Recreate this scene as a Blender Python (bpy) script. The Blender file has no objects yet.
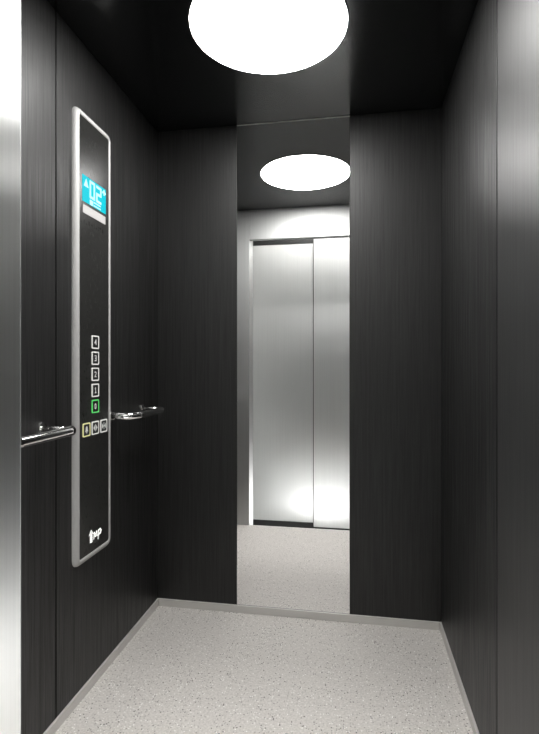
import bpy, bmesh, math
from mathutils import Vector, Matrix

S = bpy.context.scene
COL = S.collection
PI = math.pi

# ------------------------------------------------------------------ measures
XL, XR = -0.603, 0.603          # inner faces of the side walls
YB, YF = 0.0, -1.138            # inner faces of the back and front walls
H = 2.1                         # floor to ceiling
LZ = -0.37                      # floor of the landing, below the car floor
MX = 0.2402                     # half width of the mirror

# ------------------------------------------------------------------ materials
def new_mat(name):
    m = bpy.data.materials.new(name); m.use_nodes = True
    nt = m.node_tree
    return m, nt, nt.nodes['Principled BSDF']

def N(nt, typ, **kw):
    n = nt.nodes.new(typ)
    for k, v in kw.items():
        setattr(n, k, v)
    return n

def grain_coords(nt, scale):
    tc = N(nt, 'ShaderNodeTexCoord'); mp = N(nt, 'ShaderNodeMapping')
    mp.inputs['Scale'].default_value = scale
    nt.links.new(tc.outputs['Object'], mp.inputs['Vector'])
    return mp.outputs['Vector']

def ramp(nt, src, stops):
    r = N(nt, 'ShaderNodeValToRGB')
    e = r.color_ramp.elements
    while len(e) < len(stops): e.new(0.5)
    for k, (p, c) in enumerate(stops):
        e[k].position = p; e[k].color = (*c, 1) if len(c) == 3 else c
    nt.links.new(src, r.inputs['Fac'])
    return r

def plain(name, col, rough=0.5, metal=0.0, spec=0.5):
    m, nt, b = new_mat(name)
    b.inputs['Base Color'].default_value = (*col, 1)
    b.inputs['Roughness'].default_value = rough
    b.inputs['Metallic'].default_value = metal
    b.inputs['Specular IOR Level'].default_value = spec
    nz = N(nt, 'ShaderNodeTexNoise'); nz.inputs['Scale'].default_value = 60
    mr = N(nt, 'ShaderNodeMapRange')
    mr.inputs['To Min'].default_value = max(0.0, rough - 0.02)
    mr.inputs['To Max'].default_value = rough + 0.02
    nt.links.new(nz.outputs['Fac'], mr.inputs['Value'])
    nt.links.new(mr.outputs['Result'], b.inputs['Roughness'])
    return m

def glow(name, col, strength, base=1.0):
    m, nt, b = new_mat(name)
    b.inputs['Base Color'].default_value = (*[min(1, c * base) for c in col], 1)
    b.inputs['Roughness'].default_value = 0.4
    b.inputs['Specular IOR Level'].default_value = 0.05 if base < 1 else 0.5
    b.inputs['Emission Color'].default_value = (*col, 1)
    b.inputs['Emission Strength'].default_value = strength
    return m

def wood(name, dark, light, r0, r1, bump=0.12, spec=0.5):
    m, nt, b = new_mat(name)
    v = grain_coords(nt, (300, 300, 5.5))
    n1 = N(nt, 'ShaderNodeTexNoise'); n1.inputs['Scale'].default_value = 1.0
    n1.inputs['Detail'].default_value = 5; n1.inputs['Roughness'].default_value = 0.65
    nt.links.new(v, n1.inputs['Vector'])
    v2 = grain_coords(nt, (120, 120, 2.2))
    n2 = N(nt, 'ShaderNodeTexNoise'); n2.inputs['Scale'].default_value = 1.0
    n2.inputs['Detail'].default_value = 3
    nt.links.new(v2, n2.inputs['Vector'])
    mx = N(nt, 'ShaderNodeMath', operation='MULTIPLY_ADD')
    mx.inputs[1].default_value = 0.6
    nt.links.new(n1.outputs['Fac'], mx.inputs[0])
    ml = N(nt, 'ShaderNodeMath', operation='MULTIPLY'); ml.inputs[1].default_value = 0.4
    nt.links.new(n2.outputs['Fac'], ml.inputs[0])
    nt.links.new(ml.outputs[0], mx.inputs[2])
    cr = ramp(nt, mx.outputs[0], [(0.39, dark), (0.61, light)])
    nt.links.new(cr.outputs['Color'], b.inputs['Base Color'])
    mr = N(nt, 'ShaderNodeMapRange')
    mr.inputs['From Min'].default_value = 0.35; mr.inputs['From Max'].default_value = 0.65
    mr.inputs['To Min'].default_value = r1; mr.inputs['To Max'].default_value = r0
    nt.links.new(mx.outputs[0], mr.inputs['Value'])
    nt.links.new(mr.outputs['Result'], b.inputs['Roughness'])
    b.inputs['Specular IOR Level'].default_value = spec
    bp = N(nt, 'ShaderNodeBump'); bp.inputs['Strength'].default_value = bump
    bp.inputs['Distance'].default_value = 0.001
    nt.links.new(n1.outputs['Fac'], bp.inputs['Height'])
    nt.links.new(bp.outputs['Normal'], b.inputs['Normal'])
    return m

def steel(name, col, rough, aniso=0.0, vary=0.06):
    m, nt, b = new_mat(name)
    v = grain_coords(nt, (300, 300, 1.2))
    n1 = N(nt, 'ShaderNodeTexNoise'); n1.inputs['Scale'].default_value = 1.0
    n1.inputs['Detail'].default_value = 4
    nt.links.new(v, n1.inputs['Vector'])
    lo = tuple(c * (1 - vary) for c in col); hi = tuple(min(1, c * (1 + vary)) for c in col)
    cr = ramp(nt, n1.outputs['Fac'], [(0.3, lo), (0.7, hi)])
    nt.links.new(cr.outputs['Color'], b.inputs['Base Color'])
    b.inputs['Metallic'].default_value = 1.0
    b.inputs['Roughness'].default_value = rough
    if aniso:
        b.inputs['Anisotropic'].default_value = aniso
        tg = N(nt, 'ShaderNodeTangent'); tg.direction_type = 'RADIAL'; tg.axis = 'Z'
        b.inputs['Anisotropic Rotation'].default_value = ANROT
        nt.links.new(tg.outputs['Tangent'], b.inputs['Tangent'])
    return m
ANROT = 0.0

def terrazzo(name):
    m, nt, b = new_mat(name)
    tc = N(nt, 'ShaderNodeTexCoord')
    co = tc.outputs['Object']
    base = N(nt, 'ShaderNodeTexNoise'); base.inputs['Scale'].default_value = 160
    base.inputs['Detail'].default_value = 4
    nt.links.new(co, base.inputs['Vector'])
    cr = ramp(nt, base.outputs['Fac'], [(0.3, (0.49, 0.468, 0.444)), (0.7, (0.69, 0.66, 0.630))])
    out = cr.outputs['Color']
    # scattered chips: dark, mid grey, pale
    for scale, size, keep, colr in ((150, 0.30, 0.76, (0.27, 0.255, 0.235)),
                                    (110, 0.25, 0.86, (0.10, 0.095, 0.09)),
                                    (140, 0.30, 0.80, (0.86, 0.85, 0.82)),
                                    (75, 0.17, 0.90, (0.04, 0.037, 0.035))):
        vo = N(nt, 'ShaderNodeTexVoronoi'); vo.inputs['Scale'].default_value = scale
        nt.links.new(co, vo.inputs['Vector'])
        lt = N(nt, 'ShaderNodeMath', operation='LESS_THAN'); lt.inputs[1].default_value = size
        nt.links.new(vo.outputs['Distance'], lt.inputs[0])
        sp = N(nt, 'ShaderNodeSeparateColor')
        nt.links.new(vo.outputs['Color'], sp.inputs['Color'])
        gt = N(nt, 'ShaderNodeMath', operation='GREATER_THAN'); gt.inputs[1].default_value = keep
        nt.links.new(sp.outputs['Red'], gt.inputs[0])
        mu = N(nt, 'ShaderNodeMath', operation='MULTIPLY')
        nt.links.new(lt.outputs[0], mu.inputs[0]); nt.links.new(gt.outputs[0], mu.inputs[1])
        mix = N(nt, 'ShaderNodeMix', data_type='RGBA')
        nt.links.new(mu.outputs[0], mix.inputs['Factor'])
        nt.links.new(out, mix.inputs['A'])
        mix.inputs['B'].default_value = (*colr, 1)
        out = mix.outputs['Result']
    nt.links.new(out, b.inputs['Base Color'])
    b.inputs['Roughness'].default_value = 0.5
    b.inputs['Specular IOR Level'].default_value = 0.3
    return m

M = {
    'wood': wood('charcoal_wood_laminate', (0.0022, 0.0022, 0.0022), (0.0175, 0.0172, 0.0168), 0.33, 0.58, 0.45, 0.5),
    'slate': wood('smooth_dark_laminate', (0.004, 0.004, 0.004), (0.015, 0.0147, 0.0143), 0.42, 0.48, 0.06, 0.95),
    'gap': plain('black_gap', (0.006, 0.006, 0.006), 0.7),
    'ceiling': plain('black_satin_ceiling', (0.004, 0.0045, 0.0045), 0.2, 0.0, 0.75),
    'floor': terrazzo('speckled_terrazzo'),
    'alu': plain('satin_aluminium', (0.62, 0.605, 0.585), 0.45, 0.3),
    'rim': plain('panel_frame_aluminium', (0.48, 0.476, 0.469), 0.6, 0.25, 0.3),
    'steel': steel('brushed_steel', (0.70, 0.71, 0.705), 0.40, 0.55, 0.04),
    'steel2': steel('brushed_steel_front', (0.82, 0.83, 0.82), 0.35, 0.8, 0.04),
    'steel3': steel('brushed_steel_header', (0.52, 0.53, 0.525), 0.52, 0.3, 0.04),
    'chrome': plain('polished_chrome', (0.85, 0.85, 0.84), 0.08, 1.0),
    'mirror': plain('silvered_mirror', (0.945, 0.94, 0.94), 0.0, 1.0),
    'face': plain('black_glass_face', (0.018, 0.018, 0.017), 0.28, 0.0, 0.4),
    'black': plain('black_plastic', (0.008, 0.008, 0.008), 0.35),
    'ink': plain('dark_engraving', (0.009, 0.009, 0.009), 0.5, 0, 0.25),
    'plate': plain('satin_name_plate', (0.46, 0.45, 0.445), 0.5, 0.0),
    'white': glow('white_lettering', (0.7, 0.7, 0.68), 0.2),
    'emblem': glow('white_emblem', (0.9, 0.9, 0.88), 0.5),
    'border': glow('lit_white_border', (0.70, 0.70, 0.67), 0.30),
    'green': glow('lit_green_border', (0.09, 0.55, 0.13), 0.45),
    'yellow': glow('lit_yellow_border', (0.72, 0.70, 0.36), 0.35),
    'cyan': glow('cyan_screen', (0.0, 0.66, 0.80), 0.95, 0.03),
    'digit': glow('screen_characters', (0.52, 0.98, 1.0), 1.0, 0.2),
    'lamp': glow('lamp_diffuser', (1.0, 0.99, 0.97), 37.0),
    'plaster': plain('landing_plaster', (0.10, 0.10, 0.10), 0.8),
    'pale': plain('landing_pale_stone', (0.78, 0.78, 0.77), 0.7),
    'fill_lamp': glow('fill_lamp_diffuser', (1.0, 0.99, 0.97), 39.0),  # glow of the lamp added over the landing
}
b = M['mirror'].node_tree.nodes['Principled BSDF']
for l in list(b.inputs['Roughness'].links): M['mirror'].node_tree.links.remove(l)
b.inputs['Roughness'].default_value = 0.0

# ------------------------------------------------------------------ mesh helpers
def add_box(bm, x0, x1, y0, y1, z0, z1):
    r = bmesh.ops.create_cube(bm, size=1.0)
    sx, sy, sz = x1 - x0, y1 - y0, z1 - z0
    for v in r['verts']:
        v.co = Vector((x0 + (v.co.x + .5) * sx, y0 + (v.co.y + .5) * sy, z0 + (v.co.z + .5) * sz))
    return r['verts']

def obj(name, bm, mat, parent=None, bevel=0.0, smooth=False, seg=2):
    me = bpy.data.meshes.new(name)
    bmesh.ops.recalc_face_normals(bm, faces=bm.faces)
    bm.to_mesh(me); bm.free()
    if smooth:
        for p in me.polygons: p.use_smooth = True
    me.materials.append(mat)
    o = bpy.data.objects.new(name, me); COL.objects.link(o)
    if parent is not None: o.parent = parent; o.matrix_parent_inverse = parent.matrix_world.inverted()
    if bevel:
        md = o.modifiers.new('bevel', 'BEVEL'); md.width = bevel; md.segments = seg
        md.limit_method = 'ANGLE'; md.angle_limit = math.radians(40)
    return o

def box(name, x0, x1, y0, y1, z0, z1, mat, parent=None, bevel=0.0):
    bm = bmesh.new(); add_box(bm, x0, x1, y0, y1, z0, z1)
    return obj(name, bm, mat, parent, bevel)

def empty(name, loc):
    o = bpy.data.objects.new(name, None); COL.objects.link(o)
    o.location = loc; o.empty_display_size = 0.05
    bpy.context.view_layer.update()
    return o

def tag(o, label, cat, group=None):
    o['label'] = label; o['category'] = cat
    if group: o['group'] = group
    return o

def struct(o, label, cat):
    o['kind'] = 'structure'
    return tag(o, label, cat)

def rrect(w, h, r, n=6):
    pts = []
    for cx, cy, a0 in ((w/2-r, h/2-r, 0), (-w/2+r, h/2-r, 90), (-w/2+r, -h/2+r, 180), (w/2-r, -h/2+r, 270)):
        for k in range(n + 1):
            a = math.radians(a0 + 90 * k / n)
            pts.append((cx + r*math.cos(a), cy + r*math.sin(a)))
    return pts

# things on the left wall: u runs towards the back (world +Y), v is up, w stands off the wall
SHU, SHV = 0.0, 1.0
def wp(u, v, w): return Vector((XL + w, u + SHU, 1.061 + (v - 1.061) * SHV))

def prism_wall(bm, pts, w0, w1):
    a = [bm.verts.new(wp(u, v, w0)) for u, v in pts]
    c = [bm.verts.new(wp(u, v, w1)) for u, v in pts]
    n = len(pts)
    bm.faces.new(a); bm.faces.new(c)
    for i in range(n):
        bm.faces.new((a[i], a[(i+1) % n], c[(i+1) % n], c[i]))

def ring_wall(bm, outer, inner, w0, w1):
    n = len(outer)
    rows = [[bm.verts.new(wp(u, v, w)) for u, v in P] for P, w in
            ((outer, w0), (outer, w1), (inner, w1), (inner, w0))]
    for k in range(4):
        A, B = rows[k], rows[(k+1) % 4]
        for i in range(n):
            bm.faces.new((A[i], A[(i+1) % n], B[(i+1) % n], B[i]))

def shift(pts, cu, cv): return [(u + cu, v + cv) for u, v in pts]

def stroke(bm, pts, t, w0, w1):
    """a polyline drawn as thick joined bars on the left wall"""
    for (u0, v0), (u1, v1) in zip(pts, pts[1:]):
        d = Vector((u1-u0, v1-v0))
        if d.length < 1e-9: continue
        d.normalize(); n = Vector((-d.y, d.x)) * t/2; e = d * t*0.4
        prism_wall(bm, [(u0-e.x+n.x, v0-e.y+n.y), (u0-e.x-n.x, v0-e.y-n.y),
                        (u1+e.x-n.x, v1+e.y-n.y), (u1+e.x+n.x, v1+e.y+n.y)], w0, w1)

def tube(bm, path, r, seg=20, cap=True):
    path = [Vector(p) for p in path]
    rings = []
    up = Vector((0, 0, 1))
    for i, p in enumerate(path):
        t = (path[min(i+1, len(path)-1)] - path[max(i-1, 0)]).normalized()
        a = up - t * up.dot(t)
        if a.length < 1e-4: a = Vector((0, 1, 0))
        a.normalize(); c = t.cross(a)
        rings.append([bm.verts.new(p + (a*math.cos(2*PI*k/seg) + c*math.sin(2*PI*k/seg))*r) for k in range(seg)])
    for A, B in zip(rings, rings[1:]):
        for k in range(seg):
            bm.faces.new((A[k], A[(k+1) % seg], B[(k+1) % seg], B[k]))
    if cap:
        bm.faces.new(rings[0]); bm.faces.new(rings[-1])

def lathe(bm, prof, centre, seg=96):
    cx, cy = centre
    rows = []
    for r, z in prof:
        if r < 1e-6: rows.append([bm.verts.new((cx, cy, z))])
        else: rows.append([bm.verts.new((cx + r*math.cos(2*PI*k/seg), cy + r*math.sin(2*PI*k/seg), z)) for k in range(seg)])
    for A, B in zip(rows, rows[1:]):
        for k in range(seg):
            q = [A[k % len(A)], A[(k+1) % len(A)], B[(k+1) % len(B)], B[k % len(B)]]
            u = []
            for v in q:
                if v not in u: u.append(v)
            if len(u) > 2: bm.faces.new(u)

# ------------------------------------------------------------------ floor and ceiling
fl = box('floor', XL-.03, XR+.03, YF, YB+.03, -.05, 0, M['floor'])
struct(fl, 'pale grey speckled terrazzo floor of the elevator car', 'floor')
ce = box('ceiling', XL-.03, XR+.03, YF-.04, YB+.03, H, H+.03, M['ceiling'])
struct(ce, 'black satin ceiling of the elevator car around the round lamp', 'ceiling')

# ------------------------------------------------------------------ walls of laminate panels
def panelled(name, label, side, seams, gaps, mats):
    x = XL if side < 0 else XR
    root = box(name, *sorted((x + side*.016, x + side*.03)), YF, YB+.016, 0, H, M['gap'])
    struct(root, label, 'wall')
    edges = [YB] + [-s for s in seams] + [YF]
    for i in range(len(edges)-1):
        g1 = gaps[i-1]/2 if i > 0 else 0
        g0 = gaps[i]/2 if i < len(gaps) else 0
        y1, y0 = edges[i] - g1, edges[i+1] + g0
        box('wall_panel', *sorted((x, x + side*.016)), y0, y1, 0, H, mats[i], root, .0006)
    return root
wl = panelled('wall_left', 'dark charcoal wood-grain left wall carrying the control panel and handrails', -1,
              (.3716, .7545), (.0015, .006), (M['wood'],)*3)
wr = panelled('wall_right', 'dark charcoal right wall with no fittings on it', 1,
              (.380, .777), (.0015, .007), (M['wood'], M['wood'], M['slate']))
wb = box('wall_back', XL-.02, XR+.02, YB+.016, YB+.03, 0, H, M['gap'])
struct(wb, 'dark charcoal wood-grain back wall on both sides of the mirror', 'wall')
box('wall_panel', XL, -MX-.0025, YB, YB+.016, 0, H, M['wood'], wb, .0008)
box('wall_panel', MX-.0005, XR, YB, YB+.016, 0, H, M['wood'], wb, .0008)

BH, BT = .032, .008
o = box('baseboard_left', XL, XL+BT, YF, YB, 0, BH, M['alu'], None, .0015)
struct(o, 'low satin metal skirting along the left wall', 'baseboard')
o = box('baseboard_right', XR-BT, XR, YF, YB, 0, BH, M['alu'], None, .0015)
struct(o, 'low satin metal skirting along the right wall', 'baseboard')
o = box('baseboard_back', XL+BT, XR-BT, YB-BT, YB, 0, BH, M['alu'], None, .0015)
struct(o, 'low satin metal skirting below the mirror along the back wall', 'baseboard')

# ------------------------------------------------------------------ mirror
mi = box('mirror', -MX-.0015, MX-.0015, YB-.0005, YB+.0155, BH+.0005, H-.003, M['mirror'], None, .001)
box('edge_strip', -MX-.0015, MX-.0015, YB-.0015, YB+.0155, H-.0028, H-.0004, M['alu'], mi)
tag(mi, 'tall narrow mirror strip in the back wall reflecting the steel doors and lamp', 'mirror')

# ------------------------------------------------------------------ front wall of the car (steel)
wf = box('wall_front', XL-.03, -.4315, YF-.125, YF-.0021, LZ, H, M['steel2'], None, .0015)
struct(wf, 'brushed steel front wall with the tall return left of the entrance', 'wall')
box('return_panel', XL, -.4318, YF-.002, YF, .0, H-.0005, M['steel3'], wf, .0005)
box('door_header', -.4305, XR+.03, YF-.04, YF, 1.903, H, M['steel3'], wf, .001)
box('return_post', .588, XR+.03, YF-.04, YF, LZ, 1.902, M['steel'], wf, .001)
ap = box('trim_1', -.4315, XR+.03, YF-.012, YF, LZ, -.002, M['pale'])
struct(ap, 'metal apron below the edge of the car floor at the entrance', 'trim')

# ------------------------------------------------------------------ landing outside the entrance
LX0, LX1, LY0, LY1, LH = -1.25, 1.25, -2.29, YF-.13, 2.75
o = box('floor_landing', LX0-.05, LX1+.05, LY0-.05, LY1+.14, LZ-.05, LZ, M['pale'])
struct(o, 'pale floor of the landing in front of the elevator doors', 'floor')
o = box('ceiling_landing', LX0-.05, LX1+.05, LY0-.05, LY1+.14, LH, LH+.05, M['pale'])
struct(o, 'pale ceiling of the landing', 'ceiling')
o = box('wall_landing_left', LX0-.05, LX0, LY0, LY1, LZ, LH, M['plaster'])
struct(o, 'pale left wall of the landing', 'wall')
o = box('wall_landing_right', LX1, LX1+.05, LY0, LY1, LZ, LH, M['plaster'])
struct(o, 'pale right wall of the landing', 'wall')
bm = bmesh.new()
add_box(bm, LX0, XL-.03, LY1, LY1+.05, LZ, LH)
add_box(bm, XR+.03, LX1, LY1, LY1+.05, LZ, LH)
add_box(bm, XL-.03, XR+.03, LY1+.05, LY1+.09, H+.03, LH)
o = obj('wall_landing_front', bm, M['pale'])
struct(o, 'pale wall of the landing around the car entrance', 'wall')

DY = -2.25
bm = bmesh.new()
add_box(bm, LX0, -.80, DY-.04, DY+.02, LZ, LH)
add_box(bm, .60, LX1, DY-.04, DY+.02, LZ, LH)
add_box(bm, -.80, .60, DY-.04, DY+.045, 2.21, LH)
dr = obj('door_1', bm, M['steel'])
struct(dr, 'brushed steel two-panel sliding elevator door reflected in the mirror', 'door')
box('door_panel', -.80, -.05, DY-.035, DY, LZ+.055, 2.138, M['steel'], dr, .002)
box('door_panel', -.0898, .60, DY+.004, DY+.035, LZ+.03, 2.168, M['steel'], dr, .002)
o = box('seam_shade', -.0960, -.0905, DY+.0005, DY+.026, LZ+.056, 2.137, M['black'], dr)  # black strip stands in for the shadow line beside the seam
o['label'] = 'thin dark strip in place of the shadow where the panels overlap'
bm = bmesh.new()
add_box(bm, -.80, -.06, DY-.035, DY+.004, 2.139, 2.209)
add_box(bm, -.06, .60, DY-.035, DY+.033, 2.172, 2.209)
box_o = obj('door_track', bm, M['black'], dr); box_o['label'] = 'dark track above the sliding panels'
bm = bmesh.new()
add_box(bm, -.80, -.0895, DY-.035, DY+.002, LZ, LZ+.053)
add_box(bm, -.0895, .60, DY-.035, DY+.03, LZ, LZ+.028)
o = obj('door_sill', bm, M['black'], dr); o['label'] = 'black sill below the sliding panels'

# ------------------------------------------------------------------ car lamp
LC = (-.002, -.583); LR = .2395
lamp = empty('ceiling_lamp', (LC[0], LC[1], H))
tag(lamp, 'large round flat white lamp set flush in the black ceiling', 'ceiling lamp')
bm = bmesh.new(); lathe(bm, [(0, H-.0035), (LR-.003, H-.0035), (LR, H-.002), (LR, H-.0003)], LC)
obj('lamp_diffuser', bm, M['lamp'], lamp)
bm = bmesh.new(); lathe(bm, [(LR+.0005, H-.0003), (LR+.0005, H-.003), (LR+.004, H-.003), (LR+.005, H-.0003)], LC)
o = obj('lamp_rim', bm, M['black'], lamp); o['label'] = 'thin black rim'

# long fill lamp added out of view to brighten the upper doors
ll = empty('added_fill_lamp', (0.2, -1.47, LH))
tag(ll, 'long unseen lamp added over the landing to brighten the upper doors', 'ceiling lamp')
box('fill_housing', -.5, .9, -1.57, -1.37, LH-.03, LH, M['alu'], ll)
box('lamp_diffuser', -.48, .88, -1.55, -1.39, LH-.034, LH-.0301, M['fill_lamp'], ll)  # glowing face of the added fill lamp

# added unseen spot, its pool on the floor makes the low glow on the doors
dl = empty('added_fill_spot', (-.05, -1.62, LH))
tag(dl, 'small unseen round spot added for the glow at the foot of the doors', 'ceiling lamp')
bm = bmesh.new(); lathe(bm, [(.032, LH-.001), (.032, LH-.02), (.045, LH-.02), (.048, LH-.001)], (-.05, -1.62), 32)
obj('fill_housing', bm, M['alu'], dl)
sp = bpy.data.lights.new('fill_spot_beam', 'SPOT'); sp.energy = 3000; sp.spot_size = math.radians(14.0); sp.spot_blend = 0.6
sp.shadow_soft_size = .03
so = bpy.data.objects.new('fill_spot_beam', sp); COL.objects.link(so); so.location = (0, 0, -.022); so.rotation_euler = (math.radians(2.0), 0, 0); so.parent = dl

# low spot added out of view to whiten the foot of the steel return
sl_ = empty('added_low_light', (LX1, -1.45, LZ+.08))
tag(sl_, 'small unseen low light added to whiten the foot of the steel return', 'fill light')
box('fill_housing', LX1-.012, LX1, -1.52, -1.38, LZ+.05, LZ+.11, M['alu'], sl_)
sp2 = bpy.data.lights.new('low_fill_beam', 'SPOT'); sp2.energy = 130; sp2.spot_size = math.radians(38); sp2.spot_blend = 0.8
sp2.shadow_soft_size = .03
so2 = bpy.data.objects.new('low_fill_beam', sp2); COL.objects.link(so2); so2.parent = sl_; so2.location = (-.016, 0, 0)
so2.rotation_euler = (Vector((-.43, -1.22, .40)) - Vector((LX1, -1.45, LZ+.08))).to_track_quat('-Z', 'Y').to_euler()

# ------------------------------------------------------------------ handrails
RR = .0142; RZ = .881; RX = XL + .084
def rail(y_wall, y_end, label):
    root = empty('handrail', (XL, y_end, RZ))
    tag(root, label, 'handrail', None)
    rb = .055
    path = [(XL+.002, y_wall, RZ), (RX-rb, y_wall, RZ)]
    for k in range(1, 13):
        a = PI/2 * k/12
        path.append((RX-rb + rb*math.sin(a), y_wall + rb*(1-math.cos(a)), RZ))
    path += [(RX, y_end-.012, RZ), (RX, y_end, RZ)]
    bm = bmesh.new(); tube(bm, path, RR)
    obj('rail_tube', bm, M['chrome'], root, 0, True)
    bm = bmesh.new(); tube(bm, [(RX, y_end, RZ), (RX, y_end+.003, RZ), (RX, y_end+.0031, RZ)], RR*.96)
    o = obj('end_cap', bm, M['black'], root); o['label'] = 'dark flat end cap'
    bm = bmesh.new(); yb = y_end-.010
    tube(bm, [(XL+.003, yb, RZ+.006), (RX-RR*.6, yb, RZ+.006)], .006, 14)
    obj('bracket', bm, M['chrome'], root, 0, True)
    bm = bmesh.new(); tube(bm, [(XL, yb, RZ+.006), (XL+.004, yb, RZ+.006)], .016, 20)
    obj('wall_flange', bm, M['chrome'], root)
    bm = bmesh.new(); tube(bm, [(XL, y_wall, RZ), (XL+.003, y_wall, RZ)], .021, 24)
    obj('wall_flange', bm, M['chrome'], root)
rail(-1.080, -.812, 'polished chrome handrail on the left wall nearer the entrance, before the control panel')
rail(-.419, -.156, 'polished chrome handrail on the left wall between control panel and back corner')

# ------------------------------------------------------------------ control panel
PU, PV = -.559, 1.152           # centre
PW, PH = .230, 1.444
cp = empty('control_panel', (XL, PU, PV - PH/2))
tag(cp, 'tall black control panel in a silver frame on the left wall', 'control panel')
FD = .015
bm = bmesh.new()
n = 8
prof = ((0, 0), (.0012, .0045), (.0045, .0095), (.0090, .0130), (.0130, .0149), (.0175, .0150), (.0212, .0141), (.0222, .0125), (.0222, .0085))
rows = [[bm.verts.new(wp(u, v, w)) for u, v in shift(rrect(PW - 2*d, PH - 2*d, max(.007, .030 - d), n), PU, PV)] for d, w in prof]
for A, B in zip(rows, rows[1:]):
    for i in range(len(A)):
        bm.faces.new((A[i], A[(i+1) % len(A)], B[(i+1) % len(A)], B[i]))
o = obj('panel_frame', bm, M['rim'], cp, 0, True); o['label'] = 'silver frame with rounded corners'
bm = bmesh.new(); prism_wall(bm, shift(rrect(PW-.0448, PH-.0448, .007, n), PU, PV), .006, .0125)
obj('faceplate', bm, M['face'], cp)
SHU, SHV = .0108, 1.0066
F = .0125                  # front of the faceplate

# display
du, dv, dw, dh = -.5718, 1.6235, .149, .084
bm = bmesh.new(); prism_wall(bm, shift(rrect(dw, dh, .002, 3), du, dv), F-.001, F+.0008)
disp = obj('display', bm, M['cyan'], cp); disp['label'] = 'glowing cyan screen reading 02 with an up arrow'
W0, W1 = F+.0006, F+.0014
def dchar(name, build):
    bm = bmesh.new(); build(bm); return obj(name, bm, M['digit'], disp)
l, t = du - dw/2, dv + dh/2
dchar('up_arrow', lambda bm: prism_wall(bm, [(l+.008, t-.034), (l+.036, t-.034), (l+.022, t-.008)], W0, W1))
def seg7(bm, u0, v0, w, h, segs, tk=.0085):
    u1, v1, vm = u0+w, v0+h, v0+h/2
    P = {'a': [(u0, v1), (u1, v1)], 'b': [(u1, v1), (u1, vm)], 'c': [(u1, vm), (u1, v0)], 'd': [(u0, v0), (u1, v0)],
         'e': [(u0, v0), (u0, vm)], 'f': [(u0, vm), (u0, v1)], 'g': [(u0, vm), (u1, vm)]}
    for s in segs: stroke(bm, P[s], tk, W0, W1)
dchar('digit', lambda bm: seg7(bm, l+.047, t-.058, .025, .049, 'abcdef'))
dchar('digit', lambda bm: seg7(bm, l+.088, t-.058, .026, .047, 'abged'))
def mark(bm):
    u, v = l+.136, t-.012
    stroke(bm, [(u-.009, v-.004), (u, v+.004), (u+.009, v-.004)], .006, W0, W1)
    stroke(bm, [(u, v+.002), (u, v-.010)], .006, W0, W1)
dchar('load_symbol', mark)
dchar('status_icon', lambda bm: prism_wall(bm, [(l+.044, t-.083), (l+.064, t-.083), (l+.064, t-.067), (l+.044, t-.067)], W0, W1))
def lines(bm):
    stroke(bm, [(l+.070, t-.069), (l+.112, t-.069)], .004, W0, W1)
    stroke(bm, [(l+.070, t-.079), (l+.112, t-.079)], .004, W0, W1)
dchar('status_line', lines)

bm = bmesh.new(); prism_wall(bm, shift(rrect(.143, .0265, .002, 3), du, 1.5585), F-.001, F+.001)
o = obj('name_plate', bm, M['plate'], cp); o['label'] = 'blank pale plate under the screen'
# faint dark engraving under the plate
bm = bmesh.new()
u = -.637
for wd, v0, v1 in ((.004, 1.511, 1.525), (.010, 1.511, 1.515), (.009, 1.512, 1.526), (.011, 1.516, 1.521), (.005, 1.511, 1.526),
                   (.009, 1.513, 1.518), (.004, 1.511, 1.525), (.010, 1.519, 1.526), (.009, 1.511, 1.524)):
    prism_wall(bm, [(u, v0), (u+wd, v0), (u+wd, v1), (u, v1)], F-.0002, F+.0003)
    u += wd + .0065
o = obj('engraving', bm, M['ink'], cp); o['label'] = 'faint dark engraved marks under the pale plate'

# buttons
GL = {'4': [[(.3, -.5), (.3, .5), (-.35, -.15), (.45, -.15)]],
      '3': [[(-.35, .5), (.35, .5), (.35, 0), (-.15, 0)], [(.35, 0), (.35, -.5), (-.35, -.5)]],
      '2': [[(-.35, .4), (0, .5), (.35, .3), (.3, .05), (-.35, -.5), (.4, -.5)]],
      '1': [[(-.2, .3), (.05, .5), (.05, -.5)], [(-.2, -.5), (.3, -.5)]],
      '0': [[(-.3, -.35), (-.3, .35), (0, .5), (.3, .35), (.3, -.35), (0, -.5), (-.3, -.35)]]}
def button(u, v, key, bmat, lab, w=.045, h=.0435):
    bm = bmesh.new(); prism_wall(bm, shift(rrect(w-.008, h-.008, .003, 3), u, v), F-.001, F+.0018)
    bt = obj('button', bm, M['black'], cp); bt['label'] = lab
    bm = bmesh.new(); ring_wall(bm, shift(rrect(w, h, .005, 4), u, v), shift(rrect(w-.0095, h-.008, .003, 4), u, v), F-.001, F+.0026)
    obj('button_border', bm, bmat, bt)
    bm = bmesh.new(); a, z = F+.0016, F+.0024
    if key in GL:
        for pl in GL[key]: stroke(bm, [(u + p*.012, v + q*.016) for p, q in pl], .0032, a, z)
    elif key == 'bell':
        prism_wall(bm, [(u + p*.012, v + q*.012) for p, q in ((-.8, -.5), (.8, -.5), (.5, -.1), (.45, .6), (.15, .9), (-.15, .9), (-.45, .6), (-.5, -.1))], a, z)
        prism_wall(bm, shift(rrect(.006, .004, .0015, 3), u, v-.009), a, z)
    else:
        s = 1 if key == 'open' else -1
        stroke(bm, [(u, v-.011), (u, v+.011)], .0022, a, z)
        for sd in (-1, 1):
            tip, base = (.013, .004) if s > 0 else (.003, .012)
            prism_wall(bm, [(u+sd*tip, v), (u+sd*base, v+.009), (u+sd*base, v-.009)], a, z)
    obj('button_symbol', bm, M['white'], bt)
for k, key in enumerate('43210'):
    lab = ('green-lit push button marked 0' if key == '0' else 'push button marked %s in a white border' % key)
    button(-.5686, 1.1393 - k*.0527, key, M['green'] if key == '0' else M['border'], lab)
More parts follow.
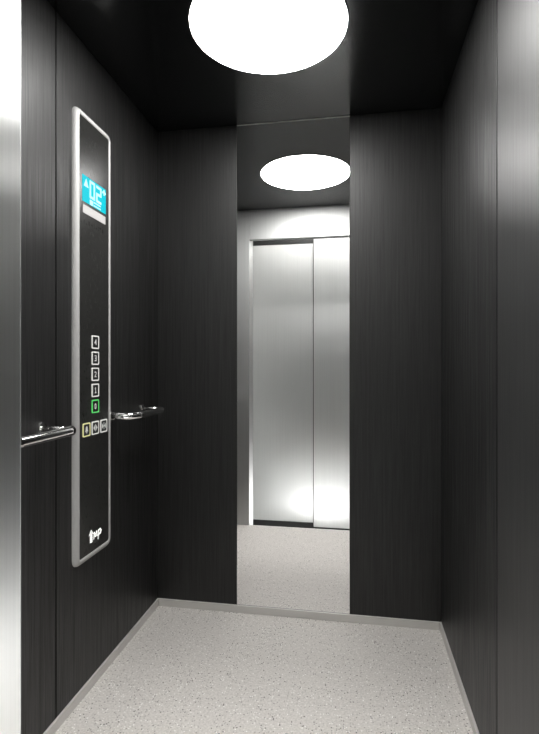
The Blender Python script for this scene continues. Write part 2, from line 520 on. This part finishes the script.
button(-.6231, .8578, 'bell', M['yellow'], 'alarm push button in a yellow border')
button(-.5686, .8578, 'open', M['border'], 'door-open push button in a white border')
button(-.513, .8578, 'close', M['border'], 'door-close push button in a white border')

# emblem: ribbed upward arrow and slanted letters
bm = bmesh.new(); a, z = F-.0002, F+.0010
au, av = -.593, .5085
prism_wall(bm, [(au-.015, av+.004), (au+.015, av+.004), (au, av+.021)], a, z)
for k in range(4):
    vv = av - .0015 - k*.0056
    prism_wall(bm, [(au-.0085, vv-.0013), (au+.0085, vv-.0013), (au+.0085, vv+.0013), (au-.0085, vv+.0013)], a, z)
prism_wall(bm, [(au-.004, av-.021), (au+.004, av-.021), (au+.004, av+.005), (au-.004, av+.005)], a, z)
def s2(pts, tk=.0052): stroke(bm, pts, tk, a, z)
s2([(-.577, .494), (-.573, .513), (-.566, .500), (-.558, .513), (-.556, .499)])
s2([(-.549, .486), (-.545, .513), (-.535, .514), (-.530, .508), (-.534, .501), (-.546, .499)])
o = obj('emblem', bm, M['emblem'], cp); o['label'] = 'white emblem of a ribbed up arrow and slanted letters mp'

# ------------------------------------------------------------------ world, camera, view
w = bpy.data.worlds.new('world'); S.world = w; w.use_nodes = True
w.node_tree.nodes['Background'].inputs['Color'].default_value = (0.02, 0.02, 0.02, 1)
w.node_tree.nodes['Background'].inputs['Strength'].default_value = 0.2

cam = bpy.data.cameras.new('camera'); co = bpy.data.objects.new('camera', cam); COL.objects.link(co)
co.location = (.2555, -2.0637, 1.061)
co.rotation_euler = (PI/2, 0, math.radians(9.749))
cam.sensor_fit = 'AUTO'; cam.sensor_width = 36; cam.lens = 490.8/734*36
cam.shift_y = -1/734
cam.clip_start = .01
S.camera = co

S.view_settings.view_transform = 'Standard'
S.view_settings.look = 'None'
S.view_settings.gamma = 1.0
S.view_settings.use_curve_mapping = False
S.view_settings.exposure = 0.0
S.cycles.max_bounces = 12
S.cycles.glossy_bounces = 8
S.cycles.diffuse_bounces = 6
S.cycles.sample_clamp_indirect = 8.0
